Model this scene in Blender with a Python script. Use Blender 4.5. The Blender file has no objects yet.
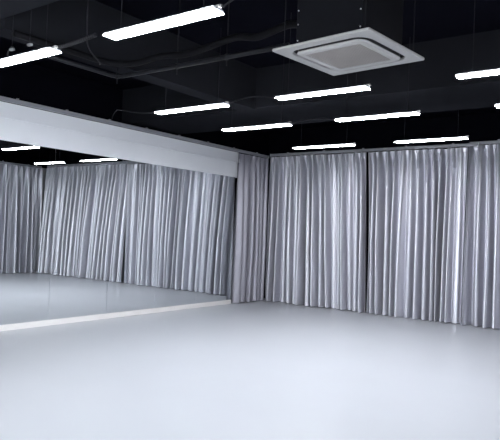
import bpy, bmesh, math, random
from math import sin, cos, pi
from mathutils import Vector, Matrix

# ------------------------------------------------------------------ camera / world / exposure
SC = bpy.context.scene
COL = SC.collection
YAW, PITCH, ROLL, FPX, EYE = -0.63438, 0.01949, 0.0403, 592.615, 1.6729
cam_data = bpy.data.cameras.new('camera')
cam = bpy.data.objects.new('camera', cam_data)
COL.objects.link(cam)
cam_data.sensor_width = 36.0
cam_data.sensor_fit = 'HORIZONTAL'
cam_data.lens = FPX / 500 * 36
cam_data.clip_start = 0.05


def cam_dir(r, u, d):
    c, s = cos(ROLL), sin(ROLL)
    r, u = r * c - u * s, u * c + r * s
    c, s = cos(PITCH), sin(PITCH)
    d, u = d * c - u * s, u * c + d * s
    c, s = cos(YAW), sin(YAW)
    return Vector((r * c + d * s, -r * s + d * c, u))


R_, U_, F_ = cam_dir(1, 0, 0), cam_dir(0, 1, 0), cam_dir(0, 0, 1)
m3 = Matrix((R_, U_, -F_)).transposed()
cam.matrix_world = Matrix.Translation((0, 0, EYE)) @ m3.to_4x4()
SC.camera = cam

SKY = 14.5            # sky strength, tuned to fill the room through the added windows
world = bpy.data.worlds.new('world')
SC.world = world
world.use_nodes = True
world.node_tree.nodes['Background'].inputs[0].default_value = (0.93, 0.95, 1.0, 1)
world.node_tree.nodes['Background'].inputs[1].default_value = SKY

SC.view_settings.view_transform = 'Standard'
SC.view_settings.look = 'None'
SC.view_settings.gamma = 1.0
SC.view_settings.exposure = 0.0
SC.view_settings.use_curve_mapping = False
LAMP = 90.0
LAMP_COL = (0.95, 0.96, 1.0)
rnd = random.Random(7)


# ------------------------------------------------------------------ materials
def new_mat(name):
    m = bpy.data.materials.new(name)
    m.use_nodes = True
    return m, m.node_tree, m.node_tree.nodes['Principled BSDF']


def mat(name, col, rough=0.5, metal=0.0, spec=0.5, noise=0.0, nscale=8.0, bump=0.0, bscale=60.0, stretch=None):
    m, nt, b = new_mat(name)
    b.inputs['Roughness'].default_value = rough
    b.inputs['Metallic'].default_value = metal
    b.inputs['Specular IOR Level'].default_value = spec
    tc = nt.nodes.new('ShaderNodeTexCoord')
    src = tc.outputs['Object']
    if stretch:
        mp = nt.nodes.new('ShaderNodeMapping')
        mp.inputs['Scale'].default_value = stretch
        nt.links.new(src, mp.inputs['Vector'])
        src = mp.outputs['Vector']
    n = nt.nodes.new('ShaderNodeTexNoise')
    n.inputs['Scale'].default_value = nscale
    n.inputs['Detail'].default_value = 4
    nt.links.new(src, n.inputs['Vector'])
    r = nt.nodes.new('ShaderNodeValToRGB')
    r.color_ramp.elements[0].position = 0.3
    r.color_ramp.elements[1].position = 0.7
    r.color_ramp.elements[0].color = tuple(c * (1 - noise) for c in col) + (1,)
    r.color_ramp.elements[1].color = tuple(min(1, c * (1 + noise)) for c in col) + (1,)
    nt.links.new(n.outputs['Fac'], r.inputs['Fac'])
    nt.links.new(r.outputs['Color'], b.inputs['Base Color'])
    if bump:
        n2 = nt.nodes.new('ShaderNodeTexNoise')
        n2.inputs['Scale'].default_value = bscale
        n2.inputs['Detail'].default_value = 3
        nt.links.new(src, n2.inputs['Vector'])
        bp = nt.nodes.new('ShaderNodeBump')
        bp.inputs['Strength'].default_value = bump
        bp.inputs['Distance'].default_value = 0.01
        nt.links.new(n2.outputs['Fac'], bp.inputs['Height'])
        nt.links.new(bp.outputs['Normal'], b.inputs['Normal'])
    return m


M_FLOOR = mat('floor_vinyl', (0.475, 0.50, 0.54), rough=0.29, spec=0.5, noise=0.012, nscale=1.2, bump=0.015, bscale=5)
M_BLACK = mat('black_ceiling_paint', (0.0030, 0.0031, 0.0052), rough=0.9, spec=0.0, noise=0.12, nscale=2)
M_BEAM = mat('charcoal_beam_paint', (0.0115, 0.012, 0.0145), rough=0.9, spec=0.0, noise=0.1, nscale=2)
M_DUCT = mat('dark_pipe_paint', (0.008, 0.0083, 0.0105), rough=0.5, spec=0.12, noise=0.15, nscale=9)
M_RUBBER = mat('black_foam_sleeve', (0.003, 0.003, 0.004), rough=0.75, spec=0.08, noise=0.2, nscale=15, bump=0.3, bscale=30)
M_WALL = mat('grey_wall_paint', (0.8, 0.81, 0.83), rough=0.7, noise=0.02, nscale=3)
M_BULK = mat('bulkhead_paint', (0.82, 0.83, 0.865), rough=0.6, spec=0.3, noise=0.01, nscale=3)
M_BASE = mat('white_gloss_trim', (0.76, 0.745, 0.73), rough=0.4, noise=0.01, nscale=5)
M_FABRIC = mat('grey_satin_fabric', (0.58, 0.58, 0.63), rough=0.34, metal=0.68, spec=0.5, noise=0.02, nscale=40)
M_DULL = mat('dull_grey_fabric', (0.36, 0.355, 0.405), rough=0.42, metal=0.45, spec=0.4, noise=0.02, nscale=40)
_b = M_FABRIC.node_tree.nodes['Principled BSDF']      # satin weave: highlights run down the threads
_b.inputs['Anisotropic'].default_value = 0.6
_cv = M_FABRIC.node_tree.nodes.new('ShaderNodeCombineXYZ')
_cv.inputs[2].default_value = 1.0
M_FABRIC.node_tree.links.new(_cv.outputs[0], _b.inputs['Tangent'])
M_RAIL = mat('satin_aluminium', (0.30, 0.305, 0.33), rough=0.5, metal=0.3, noise=0.05, nscale=6)
M_MIRROR = mat('mirror_silver', (0.86, 0.89, 0.90), rough=0.0, metal=1.0, noise=0.0)
M_PLASTIC = mat('white_plastic', (0.34, 0.332, 0.325), rough=0.45, noise=0.01, nscale=6)
M_GRILLE = mat('beige_grille', (0.28, 0.258, 0.245), rough=0.6, noise=0.06, nscale=3)
M_SLOT = mat('black_plastic', (0.012, 0.012, 0.014), rough=0.35, noise=0.05)
M_VANE = mat('glossy_dark_vane', (0.06, 0.06, 0.065), rough=0.2, noise=0.05)
M_SHEET = mat('dark_sheet_metal', (0.006, 0.0063, 0.0085), rough=0.6, spec=0.08, noise=0.1, nscale=3)
M_SCREW = mat('bright_zinc', (0.55, 0.56, 0.58), rough=0.35, metal=0.6, noise=0.05)
M_HOUSING = mat('lamp_housing', (0.6, 0.62, 0.65), rough=0.4, noise=0.02)
M_CABLE = mat('dark_cable', (0.012, 0.012, 0.015), rough=0.6, spec=0.1, noise=0.1)

M_GLASS, _nt, _b = new_mat('fill_window_glass')
_tr = _nt.nodes.new('ShaderNodeBsdfTransparent')
_tr.inputs[0].default_value = (.95, .97, .98, 1)
_gl = _nt.nodes.new('ShaderNodeBsdfGlossy')
_gl.inputs['Roughness'].default_value = 0.02
_mx = _nt.nodes.new('ShaderNodeMixShader')
_fz = _nt.nodes.new('ShaderNodeFresnel')
_nt.links.new(_fz.outputs[0], _mx.inputs[0])
_nt.links.new(_tr.outputs[0], _mx.inputs[1])
_nt.links.new(_gl.outputs[0], _mx.inputs[2])
_nt.links.new(_mx.outputs[0], _nt.nodes['Material Output'].inputs['Surface'])

M_LED, _nt, _b = new_mat('led_diffuser')
_b.inputs['Base Color'].default_value = (0.9, 0.9, 0.9, 1)
_b.inputs['Emission Color'].default_value = LAMP_COL + (1,)
_b.inputs['Emission Strength'].default_value = LAMP


# ------------------------------------------------------------------ helpers
def obj(name, bm, material, parent=None, smooth=False):
    me = bpy.data.meshes.new(name)
    bm.normal_update()
    bm.to_mesh(me)
    bm.free()
    for mm in (material if isinstance(material, (list, tuple)) else [material]):
        me.materials.append(mm)
    if smooth:
        for p in me.polygons:
            p.use_smooth = True
    o = bpy.data.objects.new(name, me)
    COL.objects.link(o)
    if parent:
        o.parent = parent
    return o


def tag(o, label, cat, group=None):
    o['label'] = label
    o['category'] = cat
    if group:
        o['group'] = group
    return o


def thing(name, label, cat, loc=(0, 0, 0), rz=0.0, group=None):
    o = bpy.data.objects.new(name, None)
    o.empty_display_size = 0.1
    COL.objects.link(o)
    o.location = loc
    o.rotation_euler = (0, 0, rz)
    return tag(o, label, cat, group)


def struct(name, bm, m, **k):
    o = obj(name, bm, m, **k)
    o['kind'] = 'structure'
    return o


def add_box(bm, x0, x1, y0, y1, z0, z1, bevel=0.0, mi=0):
    vs = [bm.verts.new((x, y, z)) for x in (x0, x1) for y in (y0, y1) for z in (z0, z1)]
    idx = [(0, 1, 3, 2), (4, 6, 7, 5), (0, 4, 5, 1), (2, 3, 7, 6), (0, 2, 6, 4), (1, 5, 7, 3)]
    fs = [bm.faces.new([vs[i] for i in f]) for f in idx]
    for f in fs:
        f.material_index = mi
    if bevel:
        es = list({e for f in fs for e in f.edges})
        bmesh.ops.bevel(bm, geom=es, offset=bevel, segments=2, profile=0.5, affect='EDGES')
    return bm


def box(*a, **k):
    return add_box(bmesh.new(), *a, **k)


def smooth_path(pts, n=8):
    pts = [Vector(p) for p in pts]
    out = []
    for i in range(len(pts) - 1):
        p0 = pts[max(i - 1, 0)]
        p1, p2 = pts[i], pts[i + 1]
        p3 = pts[min(i + 2, len(pts) - 1)]
        for k in range(n):
            t = k / n
            out.append(0.5 * ((2 * p1) + (p2 - p0) * t + (2 * p0 - 5 * p1 + 4 * p2 - p3) * t * t +
                              (3 * p1 - p0 - 3 * p2 + p3) * t * t * t))
    out.append(pts[-1])
    return out


def add_tube(bm, pts, r, seg=8, ribs=None):
    pts = [Vector(p) for p in pts]
    rings = []
    for i, p in enumerate(pts):
        t = (pts[min(i + 1, len(pts) - 1)] - pts[max(i - 1, 0)]).normalized()
        a = Vector((0, 0, 1)) if abs(t.z) < 0.9 else Vector((1, 0, 0))
        u = t.cross(a).normalized()
        w = u.cross(t)
        rr = r * (1 if not ribs else (1.0 + ribs * (i % 2)))
        rings.append([bm.verts.new(p + rr * (cos(2 * pi * k / seg) * u + sin(2 * pi * k / seg) * w)) for k in range(seg)])
    for a, b in zip(rings, rings[1:]):
        for k in range(seg):
            bm.faces.new((a[k], a[(k + 1) % seg], b[(k + 1) % seg], b[k]))
    bm.faces.new(rings[0][::-1])
    bm.faces.new(rings[-1])
    bmesh.ops.recalc_face_normals(bm, faces=bm.faces)
    return bm


def tube(pts, r, seg=8, n=0, ribs=None):
    return add_tube(bmesh.new(), smooth_path(pts, n) if n else pts, r, seg, ribs)


# ------------------------------------------------------------------ room shell
XM = -8.393          # mirror face
X0, X1, Y0, Y1, ZC = -8.62, 1.10, -3.2, 12.38, 4.25
TRK = 3.55           # height of the curtain tracks

struct('floor', box(X0 - .2, X1 + .2, Y0 - .2, Y1 + .2, -0.12, 0.0), M_FLOOR)
struct('ceiling', box(X0 - .2, X1 + .2, Y0 - .2, Y1 + .2, ZC, ZC + 0.15), M_BLACK)


def wall(name, x0, x1, y0, y1, low=0):
    bm = bmesh.new()
    add_box(bm, x0, x1, y0, y1, 0.0, 3.57, mi=low)
    add_box(bm, x0, x1, y0, y1, 3.57, ZC, mi=1)
    struct(name, bm, [M_WALL, M_BLACK])


wall('wall_back', X0 - .2, X1 + .2, Y1, Y1 + .2, 1)
wall('wall_left', X0 - .2, X0, Y0, Y1, 1)


def fill_window_wall(name, a0, a1, b0, b1, wins, axis, first):
    """wall running along axis from a0 to a1, b0..b1 thick, with openings cut for added fill-light windows"""
    bm = bmesh.new()

    def bx(p0, p1, z0, z1, mi=0, t0=b0, t1=b1):
        if axis == 'x':
            add_box(bm, p0, p1, t0, t1, z0, z1, mi=mi)
        else:
            add_box(bm, t0, t1, p0, p1, z0, z1, mi=mi)
    zs, ze = .85, 3.15
    bx(a0, a1, 0, zs)
    bx(a0, a1, ze, 3.57)
    bx(a0, a1, 3.57, ZC, 1)
    cur = a0
    for w0, w1 in wins:
        bx(cur, w0, zs, ze)
        cur = w1
    bx(cur, a1, zs, ze)
    struct(name, bm, [M_WALL, M_BLACK])
    c = (b0 + b1) / 2
    for k, (w0, w1) in enumerate(wins):  # unseen windows, added to let extra light onto walls and curtains
        bm = bmesh.new()
        for p0, p1, z0, z1 in ((w0, w1, zs, zs + .05), (w0, w1, ze - .05, ze), (w0, w0 + .05, zs, ze), (w1 - .05, w1, zs, ze),
                               ((w0 + w1) / 2 - .025, (w0 + w1) / 2 + .025, zs, ze)):
            bx(p0, p1, z0, z1, 0, c - .03, c + .03)
        fr = struct('fill_window_%d' % (first + k), bm, M_BASE)
        bm = bmesh.new()
        bx(w0 + .05, w1 - .05, zs + .05, ze - .05, 0, c - .003, c + .003)
        obj('pane', bm, M_GLASS, fr)


fill_window_wall('wall_right', Y0, Y1, X1, X1 + .2, [(-2.7, -.1), (.3, 2.9)], 'y', 1)
fill_window_wall('wall_rear', X0 - .2, X1 + .2, Y0 - .2, Y0, [(-4.6, -2.4), (-2.0, .2)], 'x', 3)

# boxed bulkhead above the mirrors: deeper top band with a flush panel under it
bm = bmesh.new()
add_box(bm, X0, -8.372, Y0, 10.90, 3.255, 3.50, bevel=.004)
for v in bm.verts:
    if v.co.z > 3.45 and v.co.x > -8.5:
        v.co.x -= .05
add_box(bm, X0, -8.385, Y0, 10.77, 2.91, 3.253, bevel=.003)
add_box(bm, X0, -8.435, 10.77, 10.90, 2.91, 3.253, bevel=.003)
struct('trim_1', bm, M_BULK)
# studs board that the mirrors are glued to
struct('trim_2', box(X0, XM - .012, Y0, 10.775, 0.0, 2.91), M_WALL)
# white plinth at the foot of the mirrors
struct('baseboard_left', box(XM - .010, XM + .022, Y0, 10.775, 0.0, 0.092, bevel=.004), M_BASE)

# dark concrete beams under the slab
struct('ceiling_beam', box(X0, X1, 2.55, 3.23, 3.70, ZC), M_BEAM)
struct('ceiling_beam', box(-5.80, -5.51, 3.23, 7.50, 3.60, ZC), M_BEAM)
struct('ceiling_beam', box(X0, X1, 7.50, 8.93, 3.62, ZC), M_BEAM)

# ------------------------------------------------------------------ mirror panels
names = ['end mirror panel beside the grey side curtain', 'mirror panel second from the side curtain',
         'mirror panel third from the side curtain', 'mirror panel fourth from the side curtain',
         'large mirror panel reaching out of the photo at the left edge']
ye = 10.77
for i, nm in enumerate(names):
    w = 1.21 if i < 4 else 1.0
    g = 0.002
    o = obj('mirror_panel', box(XM - .006, XM, ye - w + g, ye - g, 0.094, 2.908), M_MIRROR)
    o.data.materials[0] = M_MIRROR
    tag(o, 'tall frameless ' + nm + ' above white plinth' if i < 4 else 'tall frameless ' + nm, 'mirror',
        'mirror panels along the left wall')
    ye -= w
# plain continuation of the mirror wall out of the picture
o = obj('mirror_panel', box(XM - .006, XM, Y0 + .02, ye - .002, 0.094, 2.908), M_MIRROR)
tag(o, 'long run of mirror beyond the left edge of the photo', 'mirror', 'mirror panels along the left wall')


# ------------------------------------------------------------------ curtain tracks
def track(label, p0, p1, z, side):
    """side: unit vector towards the room"""
    d = Vector((p1[0] - p0[0], p1[1] - p0[1], 0))
    L = d.length
    t = thing('curtain_track', label, 'curtain track', (p0[0], p0[1], z), math.atan2(d.y, d.x), 'curtain tracks')
    bm = bmesh.new()
    add_box(bm, 0, L, -0.03, 0.03, 0.0, 0.062, bevel=.006)
    add_box(bm, 0, L, -0.036, 0.036, 0.046, 0.056, bevel=.002)
    obj('rail', bm, M_RAIL, t)
    obj('end_cap', box(-.006, 0, -.033, .033, -.002, .064, bevel=.002), M_HOUSING, t)
    obj('end_cap', box(L, L + .006, -.033, .033, -.002, .064, bevel=.002), M_HOUSING, t)
    n = int(L / 0.9)
    for k in range(n):
        x = (k + .5) * L / n
        obj('bracket', box(x - .02, x + .02, -.012, .012, .062, .085), M_RAIL, t)
    return t


track('long grey curtain track along the top of the white bulkhead', (-8.375, 2.0), (-8.375, 12.02), 3.502, 1)
track('grey curtain track on back wall from the room corner to the step', (-8.28, 12.02), (-3.33, 12.02), 3.54, 1)
track('raised grey curtain track on back wall at the right edge', (-3.52, 12.15), (0.80, 12.15), 3.585, 1)
track('grey curtain track on the right wall seen only in the mirror', (0.92, 11.95), (0.92, 6.4), 3.535, 1)


# ------------------------------------------------------------------ curtains
def pchip(xs, t):
    i = max(0, min(len(xs) - 2, int(math.floor(t))))
    f = t - i
    return xs[i] + (xs[i + 1] - xs[i]) * f


def curtain(label, group, org, along, normal, top, bot, z1, amp=0.075, seed=1, z0=0.010, gap=(), lean=0.0, bulge=0.0, fabric=None):
    """top/bot: positions (m along the track) of successive fold ridges at heading and hem"""
    R = random.Random(seed)
    n = len(top) - 1
    SEG = 12
    al, no = Vector(along), Vector(normal)
    A = [R.choice((.3, .55, .8, 1.0, 1.2, 1.4)) * R.uniform(.9, 1.1) for _ in range(n + 1)]
    B = [R.uniform(.15, .5) for _ in range(n + 1)]
    C = [R.uniform(-.018, .018) for _ in range(n + 1)]
    PH = [R.uniform(0, 6.28) for _ in range(n + 1)]
    Q = [R.uniform(1.6, 3.0) for _ in range(n + 1)]
    SK = [R.uniform(-.16, .16) for _ in range(n + 1)]
    H2 = [R.uniform(-.35, .35) for _ in range(n + 1)]
    SK[0] = SK[-1] = 0.0
    C[0], C[-1] = bulge, 0.0
    A[0], A[-1] = .8, .8
    ZJ = [R.uniform(0, .012) for _ in range(n + 1)]

    def P(u, v):
        s = v ** 0.8
        i = min(n - 1, int(u))
        f = u - i
        fs = f * f * (3 - 2 * f)
        mixl = lambda a: a[i] + (a[i + 1] - a[i]) * fs
        xt, xb = pchip(top, u), pchip(bot, u)
        x = xt + (xb - xt) * s + mixl(C) * sin(pi * v) * 1.2
        spt = abs(top[i + 1] - top[i]) * (1 - s) + abs(bot[i + 1] - bot[i]) * s
        a = amp * mixl(A) * (0.30 + 0.70 * min(1, v * 1.6) ** .7) * min(1.35, (spt / .22) ** .6)
        g = 1 - 2 * abs(sin(pi * u)) ** mixl(Q)
        g += H2[i] * sin(2 * pi * f) * sin(pi * f) * min(1, v * 2)
        g += .06 * sin(6 * pi * f + PH[i]) * sin(pi * f) * (v ** .5) * B[i] * 2
        # pinch pleats close together in the first 12 cm
        pin = max(0, 1 - v / .055)
        g = g * (1 - .45 * pin) + pin * .45 * cos(4 * pi * u)
        x += (.06 * sin(2 * pi * u) + mixl(SK) * g) * spt * (.3 + .7 * v)
        off = a * g + lean * v + (.012 + .02 * v) * sin(u * 1.7 + v * 1.2 + seed) + .02 * sin(u * .6 + seed)
        if i in gap:
            off -= .13 * sin(pi * f) ** 2 * min(1, .25 + 1.5 * v)
        z = z1 + (z0 + mixl(ZJ) - z1) * v
        return org + al * x + no * off + Vector((0, 0, z))

    t = thing('curtain', label, 'curtain', (org.x + al.x * (top[0] + top[-1]) / 2, org.y + al.y * (top[0] + top[-1]) / 2, 0),
              0, group)
    loc = t.location

    def part(name, vs, push=0.0):
        bm = bmesh.new()
        g = [[bm.verts.new(P(k / SEG, v) - loc + no * push) for k in range(n * SEG + 1)] for v in vs]
        for a, b in zip(g, g[1:]):
            for k in range(n * SEG):
                bm.faces.new((a[k], a[k + 1], b[k + 1], b[k]))
        o = obj(name, bm, fabric or M_FABRIC, t, smooth=True)
        md = o.modifiers.new('thickness', 'SOLIDIFY')
        md.thickness = .004
        md.offset = 0
        md.use_rim = False
        return o

    part('heading_tape', [0, .005, .011, .017, .023])
    part('drape', [.023 + (.978 - .023) * (k / 34) ** 1.15 for k in range(35)])
    part('hem', [.978, .985, .992, 1.0], push=.0006)
    return t


def auto(a, b, sp, seed):
    R = random.Random(seed)
    xs = [a]
    sgn = 1 if b > a else -1
    while abs(b - xs[-1]) > sp * 1.3:
        xs.append(xs[-1] + sgn * sp * R.uniform(.72, 1.3))
    xs.append(b)
    return xs


# fold ridges measured on the back wall: (at the heading, at the hem)
g = 'grey satin curtains around the room'
GA = [(-8.25, -8.25), (-8.19, -8.20), (-8.12, -8.13), (-7.97, -7.98), (-7.83, -7.80), (-7.68, -7.55), (-7.52, -7.38), (-7.36, -7.26),
      (-7.18, -7.00), (-7.03, -6.84), (-6.87, -6.70), (-6.73, -6.52), (-6.57, -6.40), (-6.43, -6.27), (-6.30, -6.14),
      (-6.15, -6.00), (-5.97, -5.83), (-5.80, -5.68), (-5.685, -5.565)]
GB = [(-5.665, -5.55), (-5.52, -5.44), (-5.40, -5.28), (-5.20, -5.12), (-5.03, -5.00), (-4.85, -4.85), (-4.67, -4.66),
      (-4.50, -4.46), (-4.34, -4.28), (-4.20, -4.12), (-4.03, -4.06)]
GC = [(-3.92, -3.94), (-3.80, -3.82), (-3.67, -3.66), (-3.50, -3.52)]
GD = [(-3.52, -3.485), (-3.28, -3.24), (-3.13, -3.06), (-2.99, -2.90), (-2.80, -2.66), (-2.62, -2.5), (-2.44, -2.3), (-2.26, -2.1),
      (-2.05, -1.95), (-1.85, -1.78), (-1.68, -1.6), (-1.5, -1.42), (-1.3, -1.25), (-1.12, -1.1)]
back = Vector((0, 11.98, 0))


def bc(label, G, seed, amp=.075, z1=3.520, dy=0.0, gap=(), lean=0.0, bulge=0.0):
    return curtain(label, g, back + Vector((0, dy, 0)), (1, 0, 0), (0, -1, 0), [p[0] for p in G], [p[1] for p in G], z1, amp, seed, gap=gap, lean=lean, bulge=bulge)


bc('grey satin curtain on back wall next to the room corner', GA, 3, .135)
bc('grey satin curtain on back wall between two dark gaps', GB + GC, 5, .15, dy=.01, gap=(10,), bulge=.03)
bc('grey satin curtain at right edge of photo under raised track', GD, 8, .15, z1=3.572, dy=.15, lean=.15)
e = auto(-1.07, 0.83, .19, 21)
e2 = [x + rnd.uniform(-.04, .04) for x in e]
bc('grey satin curtain at the far right corner of back wall', list(zip(e, e2)), 11, .135, z1=3.572, dy=.15, lean=.15)

# side curtain that ends the mirror wall
st = auto(10.81, 11.93, .18, 35)
sb = [10.735 + (x - 10.81) * 1.04 + rnd.uniform(-.02, .02) for x in st]
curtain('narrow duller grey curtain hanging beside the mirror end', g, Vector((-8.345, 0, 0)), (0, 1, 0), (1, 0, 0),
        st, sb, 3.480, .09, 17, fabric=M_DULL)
# right wall, seen in the mirror
for (a, b, sd, lb) in ((12.0, 9.3, 41, 'grey satin curtain on right wall seen at left edge of the mirror'),
                       (9.25, 6.5, 43, 'grey satin curtain on right wall outside the photo')):
    e = auto(a, b, .19, sd)
    curtain(lb, g, Vector((.90, 0, 0)), (0, 1, 0), (-1, 0, 0), e, [x + rnd.uniform(-.04, .04) for x in e], 3.522, .1, sd)


# ------------------------------------------------------------------ LED ceiling lights
def wire(x, y, z0, z1):
    return tube([(x, y, z0), (x, y, z1)], .004, 6)


def make_light(label, x0, x1, y, clip=True):
    z = 3.24
    L, W = x1 - x0 - (.05 if y > 4 else .02), (.118 if y > 4 else .136)
    t = thing('ceiling_light', label, 'ceiling light', ((x0 + x1) / 2, y + .072, z), 0, 'slim led ceiling lights')
    h = L / 2
    bm = bmesh.new()
    add_box(bm, -h + .004, h - .004, -W / 2 + .006, W / 2 - .006, .014, .034, bevel=.004)
    obj('housing', bm, M_HOUSING, t)
    obj('diffuser', box(-h, h, -W / 2, W / 2, .007, .014, bevel=.001), M_LED, t)
    for sx in (-h, h):
        s = 1 if sx > 0 else -1
        obj('end_cap', box(*sorted((sx - s * .012, sx + s * .004)), -W / 2 + .01, W / 2 - .01, .015, .031, bevel=.002), M_HOUSING, t)
    for sx in (-h + .14, h - .14):
        obj('hanging_wire', wire(sx, 0, .03, 4.25 - z), M_CABLE, t)
    if clip:
        bm = bmesh.new()
        add_box(bm, h - .015, h + .03, -.02, .01, .03, .052, bevel=.004)
        obj('connector', bm, M_PLASTIC, t)
    return t


C1, C2, C3 = (-5.925, -4.66), (-3.935, -2.735), (-1.841, -.62)
LT = [(C1, 3.17, 'led light at the upper left edge of the photo'),
      (C2, 3.17, 'large led light at the top, left of the air conditioner'),
      (C1, 5.70, 'led light nearest the bulkhead, in the second row'),
      (C2, 5.70, 'led light just below the air conditioner'),
      (C3, 5.70, 'led light cut by right photo edge, the upper one'),
      (C1, 7.17, 'led light before the dark beam, third row, left end'),
      (C2, 7.17, 'led light in the middle of the third row'),
      (C3, 7.17, 'led light barely showing at right photo edge, the lower one'),
      (C1, 9.25, 'led light close to the curtain track near the room corner'),
      (C2, 9.25, 'led light close to the curtain track at the right')]
for (a, b), y, nm in LT:
    make_light('slim white glowing ' + nm, a, b, y)

# cable feeds
tag(obj('power_cable', tube([(-8.50, 7.15, 3.51), (-8.42, 7.10, 3.62), (-8.2, 6.95, 3.66), (-7.6, 6.5, 3.58), (-6.9, 5.95, 3.42), (-6.3, 5.8, 3.30),
                             (-5.95, 5.77, 3.268)], .009, 6, 6), M_CABLE, smooth=True),
    'thin dark cable from the bulkhead top to the second row light', 'cable')
tag(obj('power_cable', tube([(-4.65, 7.24, 3.268), (-4.4, 7.24, 3.30), (-4.15, 7.24, 3.30), (-3.945, 7.24, 3.268)], .008, 6, 6), M_CABLE,
        smooth=True), 'thin dark cable linking the two left lights of the third row', 'cable')
tag(obj('power_cable', tube([(-4.65, 5.77, 3.268), (-4.4, 5.77, 3.31), (-4.2, 5.77, 3.31), (-3.945, 5.77, 3.268)], .008, 6, 6), M_CABLE,
        smooth=True), 'thin dark cable linking the two left lights of the second row', 'cable')
tag(obj('power_cable', tube([(-2.70, 3.24, 3.27), (-2.63, 3.24, 3.30), (-2.45, 3.24, 3.36), (-2.1, 3.24, 3.5)], .008, 6, 6), M_CABLE,
        smooth=True), 'thin dark cable leaving the right end of the top light', 'cable')

# ------------------------------------------------------------------ pipes, conduit and hose under the slab
t = thing('conduit_pipe', 'dark steel pipe with elbow slung under the ceiling beams', 'pipe', (-5.65, 4.82, 3.5))
obj('pipe', tube([(0.0, -1.15, 0), (0, -.10, 0), (.03, -.03, 0), (.10, 0, 0), (1.2, 0, 0), (2.5, -.02, .0)], .026, 10), M_DUCT, t, smooth=True)
for (x, y) in ((0.03, -.03), (1.0, 0), (1.72, -.005)):
    h = obj('hanger', tube([(x, y, -.09), (x, y, .75)], .007, 6), M_DUCT, t)
    obj('clamp', tube([(x - .018, y, 0), (x + .018, y, 0)], .034, 10), M_DUCT, h)
tag(obj('refrigerant_hose', tube([(-5.45, 3.3, 3.56), (-5.44, 4.05, 3.56), (-5.38, 4.45, 3.55), (-5.10, 4.60, 3.54), (-4.72, 4.62, 3.57),
                                  (-4.35, 4.70, 3.57), (-3.68, 4.60, 3.60), (-3.39, 4.62, 3.57), (-3.02, 4.56, 3.60), (-2.82, 4.50, 3.55)],
                                 .036, 10, 8), M_RUBBER, smooth=True),
    'wavy black insulated hose running to the air conditioner', 'hose')
tag(obj('flexible_conduit', tube([(-5.50 + .93 * k / 60, 3.62 + .01 * sin(k * .1), 3.49 - .03 * sin(pi * k / 60)) for k in range(61)],
                                 .017, 8, ribs=.3), M_DUCT),
    'ribbed dark conduit between the two nearest ceiling lights', 'conduit')
tag(obj('power_cable', tube([(-4.73, 3.63, 3.95), (-4.74, 3.64, 3.55), (-4.80, 3.72, 3.42), (-4.92, 3.95, 3.36), (-5.1, 4.1, 3.40)], .008, 6, 6),
        M_CABLE, smooth=True), 'drooping dark cable beside the ribbed conduit', 'cable')
tag(obj('power_cable', tube([(-6.3, 3.75, 3.58), (-5.95, 3.55, 3.52), (-5.55, 3.35, 3.45), (-5.37, 3.27, 3.37)], .009, 6, 6),
        M_CABLE, smooth=True), 'curved dark cable above the upper left light', 'cable')
for x, nm in ((-5.37, 'small pale cable clip above upper left light, outer one'), (-5.07, 'small pale cable clip above upper left light, inner one')):
    c = thing('cable_clip', nm, 'clip', (x, 3.24, 3.355))
    obj('body', box(-.03, .03, -.015, .015, 0, .022, bevel=.006), M_SCREW, c)
    obj('hanging_wire', wire(0, 0, .02, .89), M_CABLE, c)

# ------------------------------------------------------------------ cassette air conditioner
ac = thing('air_conditioner', 'square white cassette air conditioner hanging from the black ceiling', 'air conditioner',
           (-2.385, 4.59, 3.23), math.radians(-5.4))


def rsq(h, r, z, n=6, mid=8):
    """rounded square outline, counter-clockwise, with points along the sides"""
    out = []
    for q in range(4):
        a0 = q * pi / 2
        cx, cy = (h - r) * (1 if q in (0, 3) else -1), (h - r) * (1 if q in (0, 1) else -1)
        for k in range(n + 1):
            a = a0 + k / n * pi / 2
            out.append(Vector((cx + r * cos(a), cy + r * sin(a), z)))
    return out


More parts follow.
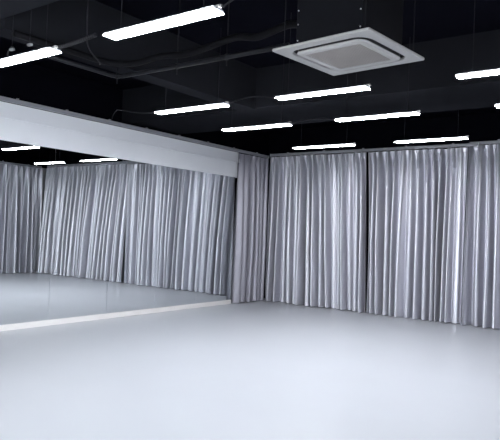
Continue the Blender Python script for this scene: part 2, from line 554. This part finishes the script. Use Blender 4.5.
def loft(loops, cap0=False, cap1=False):
    bm = bmesh.new()
    rings = [[bm.verts.new(p) for p in lp] for lp in loops]
    for a, b in zip(rings, rings[1:]):
        for k in range(len(a)):
            bm.faces.new((a[k], a[(k + 1) % len(a)], b[(k + 1) % len(b)], b[k]))
    if cap0:
        bm.faces.new(rings[0][::-1])
    if cap1:
        bm.faces.new(rings[-1])
    bmesh.ops.recalc_face_normals(bm, faces=bm.faces)
    return bm


obj('face_panel', loft([rsq(.472, .012, .022), rsq(.475, .012, .016), rsq(.475, .012, .004), rsq(.472, .012, 0),
                        rsq(.388, .13, -.001), rsq(.383, .13, .004), rsq(.382, .13, .022)]), M_PLASTIC, ac)
obj('air_slot', loft([rsq(.384, .13, .006), rsq(.384, .13, .055), rsq(.341, .09, .055), rsq(.341, .09, .001)]), M_SLOT, ac)
fr = obj('inner_frame', loft([rsq(.338, .09, .004), rsq(.345, .09, .0), rsq(.345, .09, -.003), rsq(.338, .085, -.006), rsq(.322, .075, -.007), rsq(.315, .07, -.016), rsq(.272, .02, -.017), rsq(.266, .02, -.010)]),
         M_PLASTIC, ac)
bm = bmesh.new()
add_box(bm, -.268, .268, -.268, .268, -.008, .002)
for k in range(26):
    x = -.25 + .5 * k / 25
    add_box(bm, x - .004, x + .004, -.266, .266, -.012, -.007)
obj('intake_grille', bm, M_GRILLE, ac)
for q in range(4):
    v = obj('louvre', box(-.22, .22, -.014, .014, -.002, .002, bevel=.001), M_VANE, ac)
    a = q * pi / 2
    v.location = (.365 * sin(a), -.365 * cos(a), .030)
    v.rotation_euler = (math.radians(28), 0, a)
obj('casing', box(-.33, .33, -.33, .33, .036, .62, bevel=.006), M_SHEET, ac)
for sx in (-.31, .31):
    for z in (.10, .24, .36, .50):
        bm = bmesh.new()
        bmesh.ops.create_uvsphere(bm, u_segments=8, v_segments=5, radius=.0065)
        s = obj('screw', bm, M_SCREW, ac)
        s.location = (sx, -.332, z)
for sx, sy in ((-.40, -.40), (.40, -.40), (-.40, .40), (.40, .40)):
    bm = tube([(sx, sy, .03), (sx, sy, 1.02)], .005, 6)
    obj('hanging_rod', bm, M_DUCT, ac)
obj('drain_fitting', tube([(-.36, -.24, .10), (-.35, -.24, .22)], .018, 10), M_PLASTIC, ac)
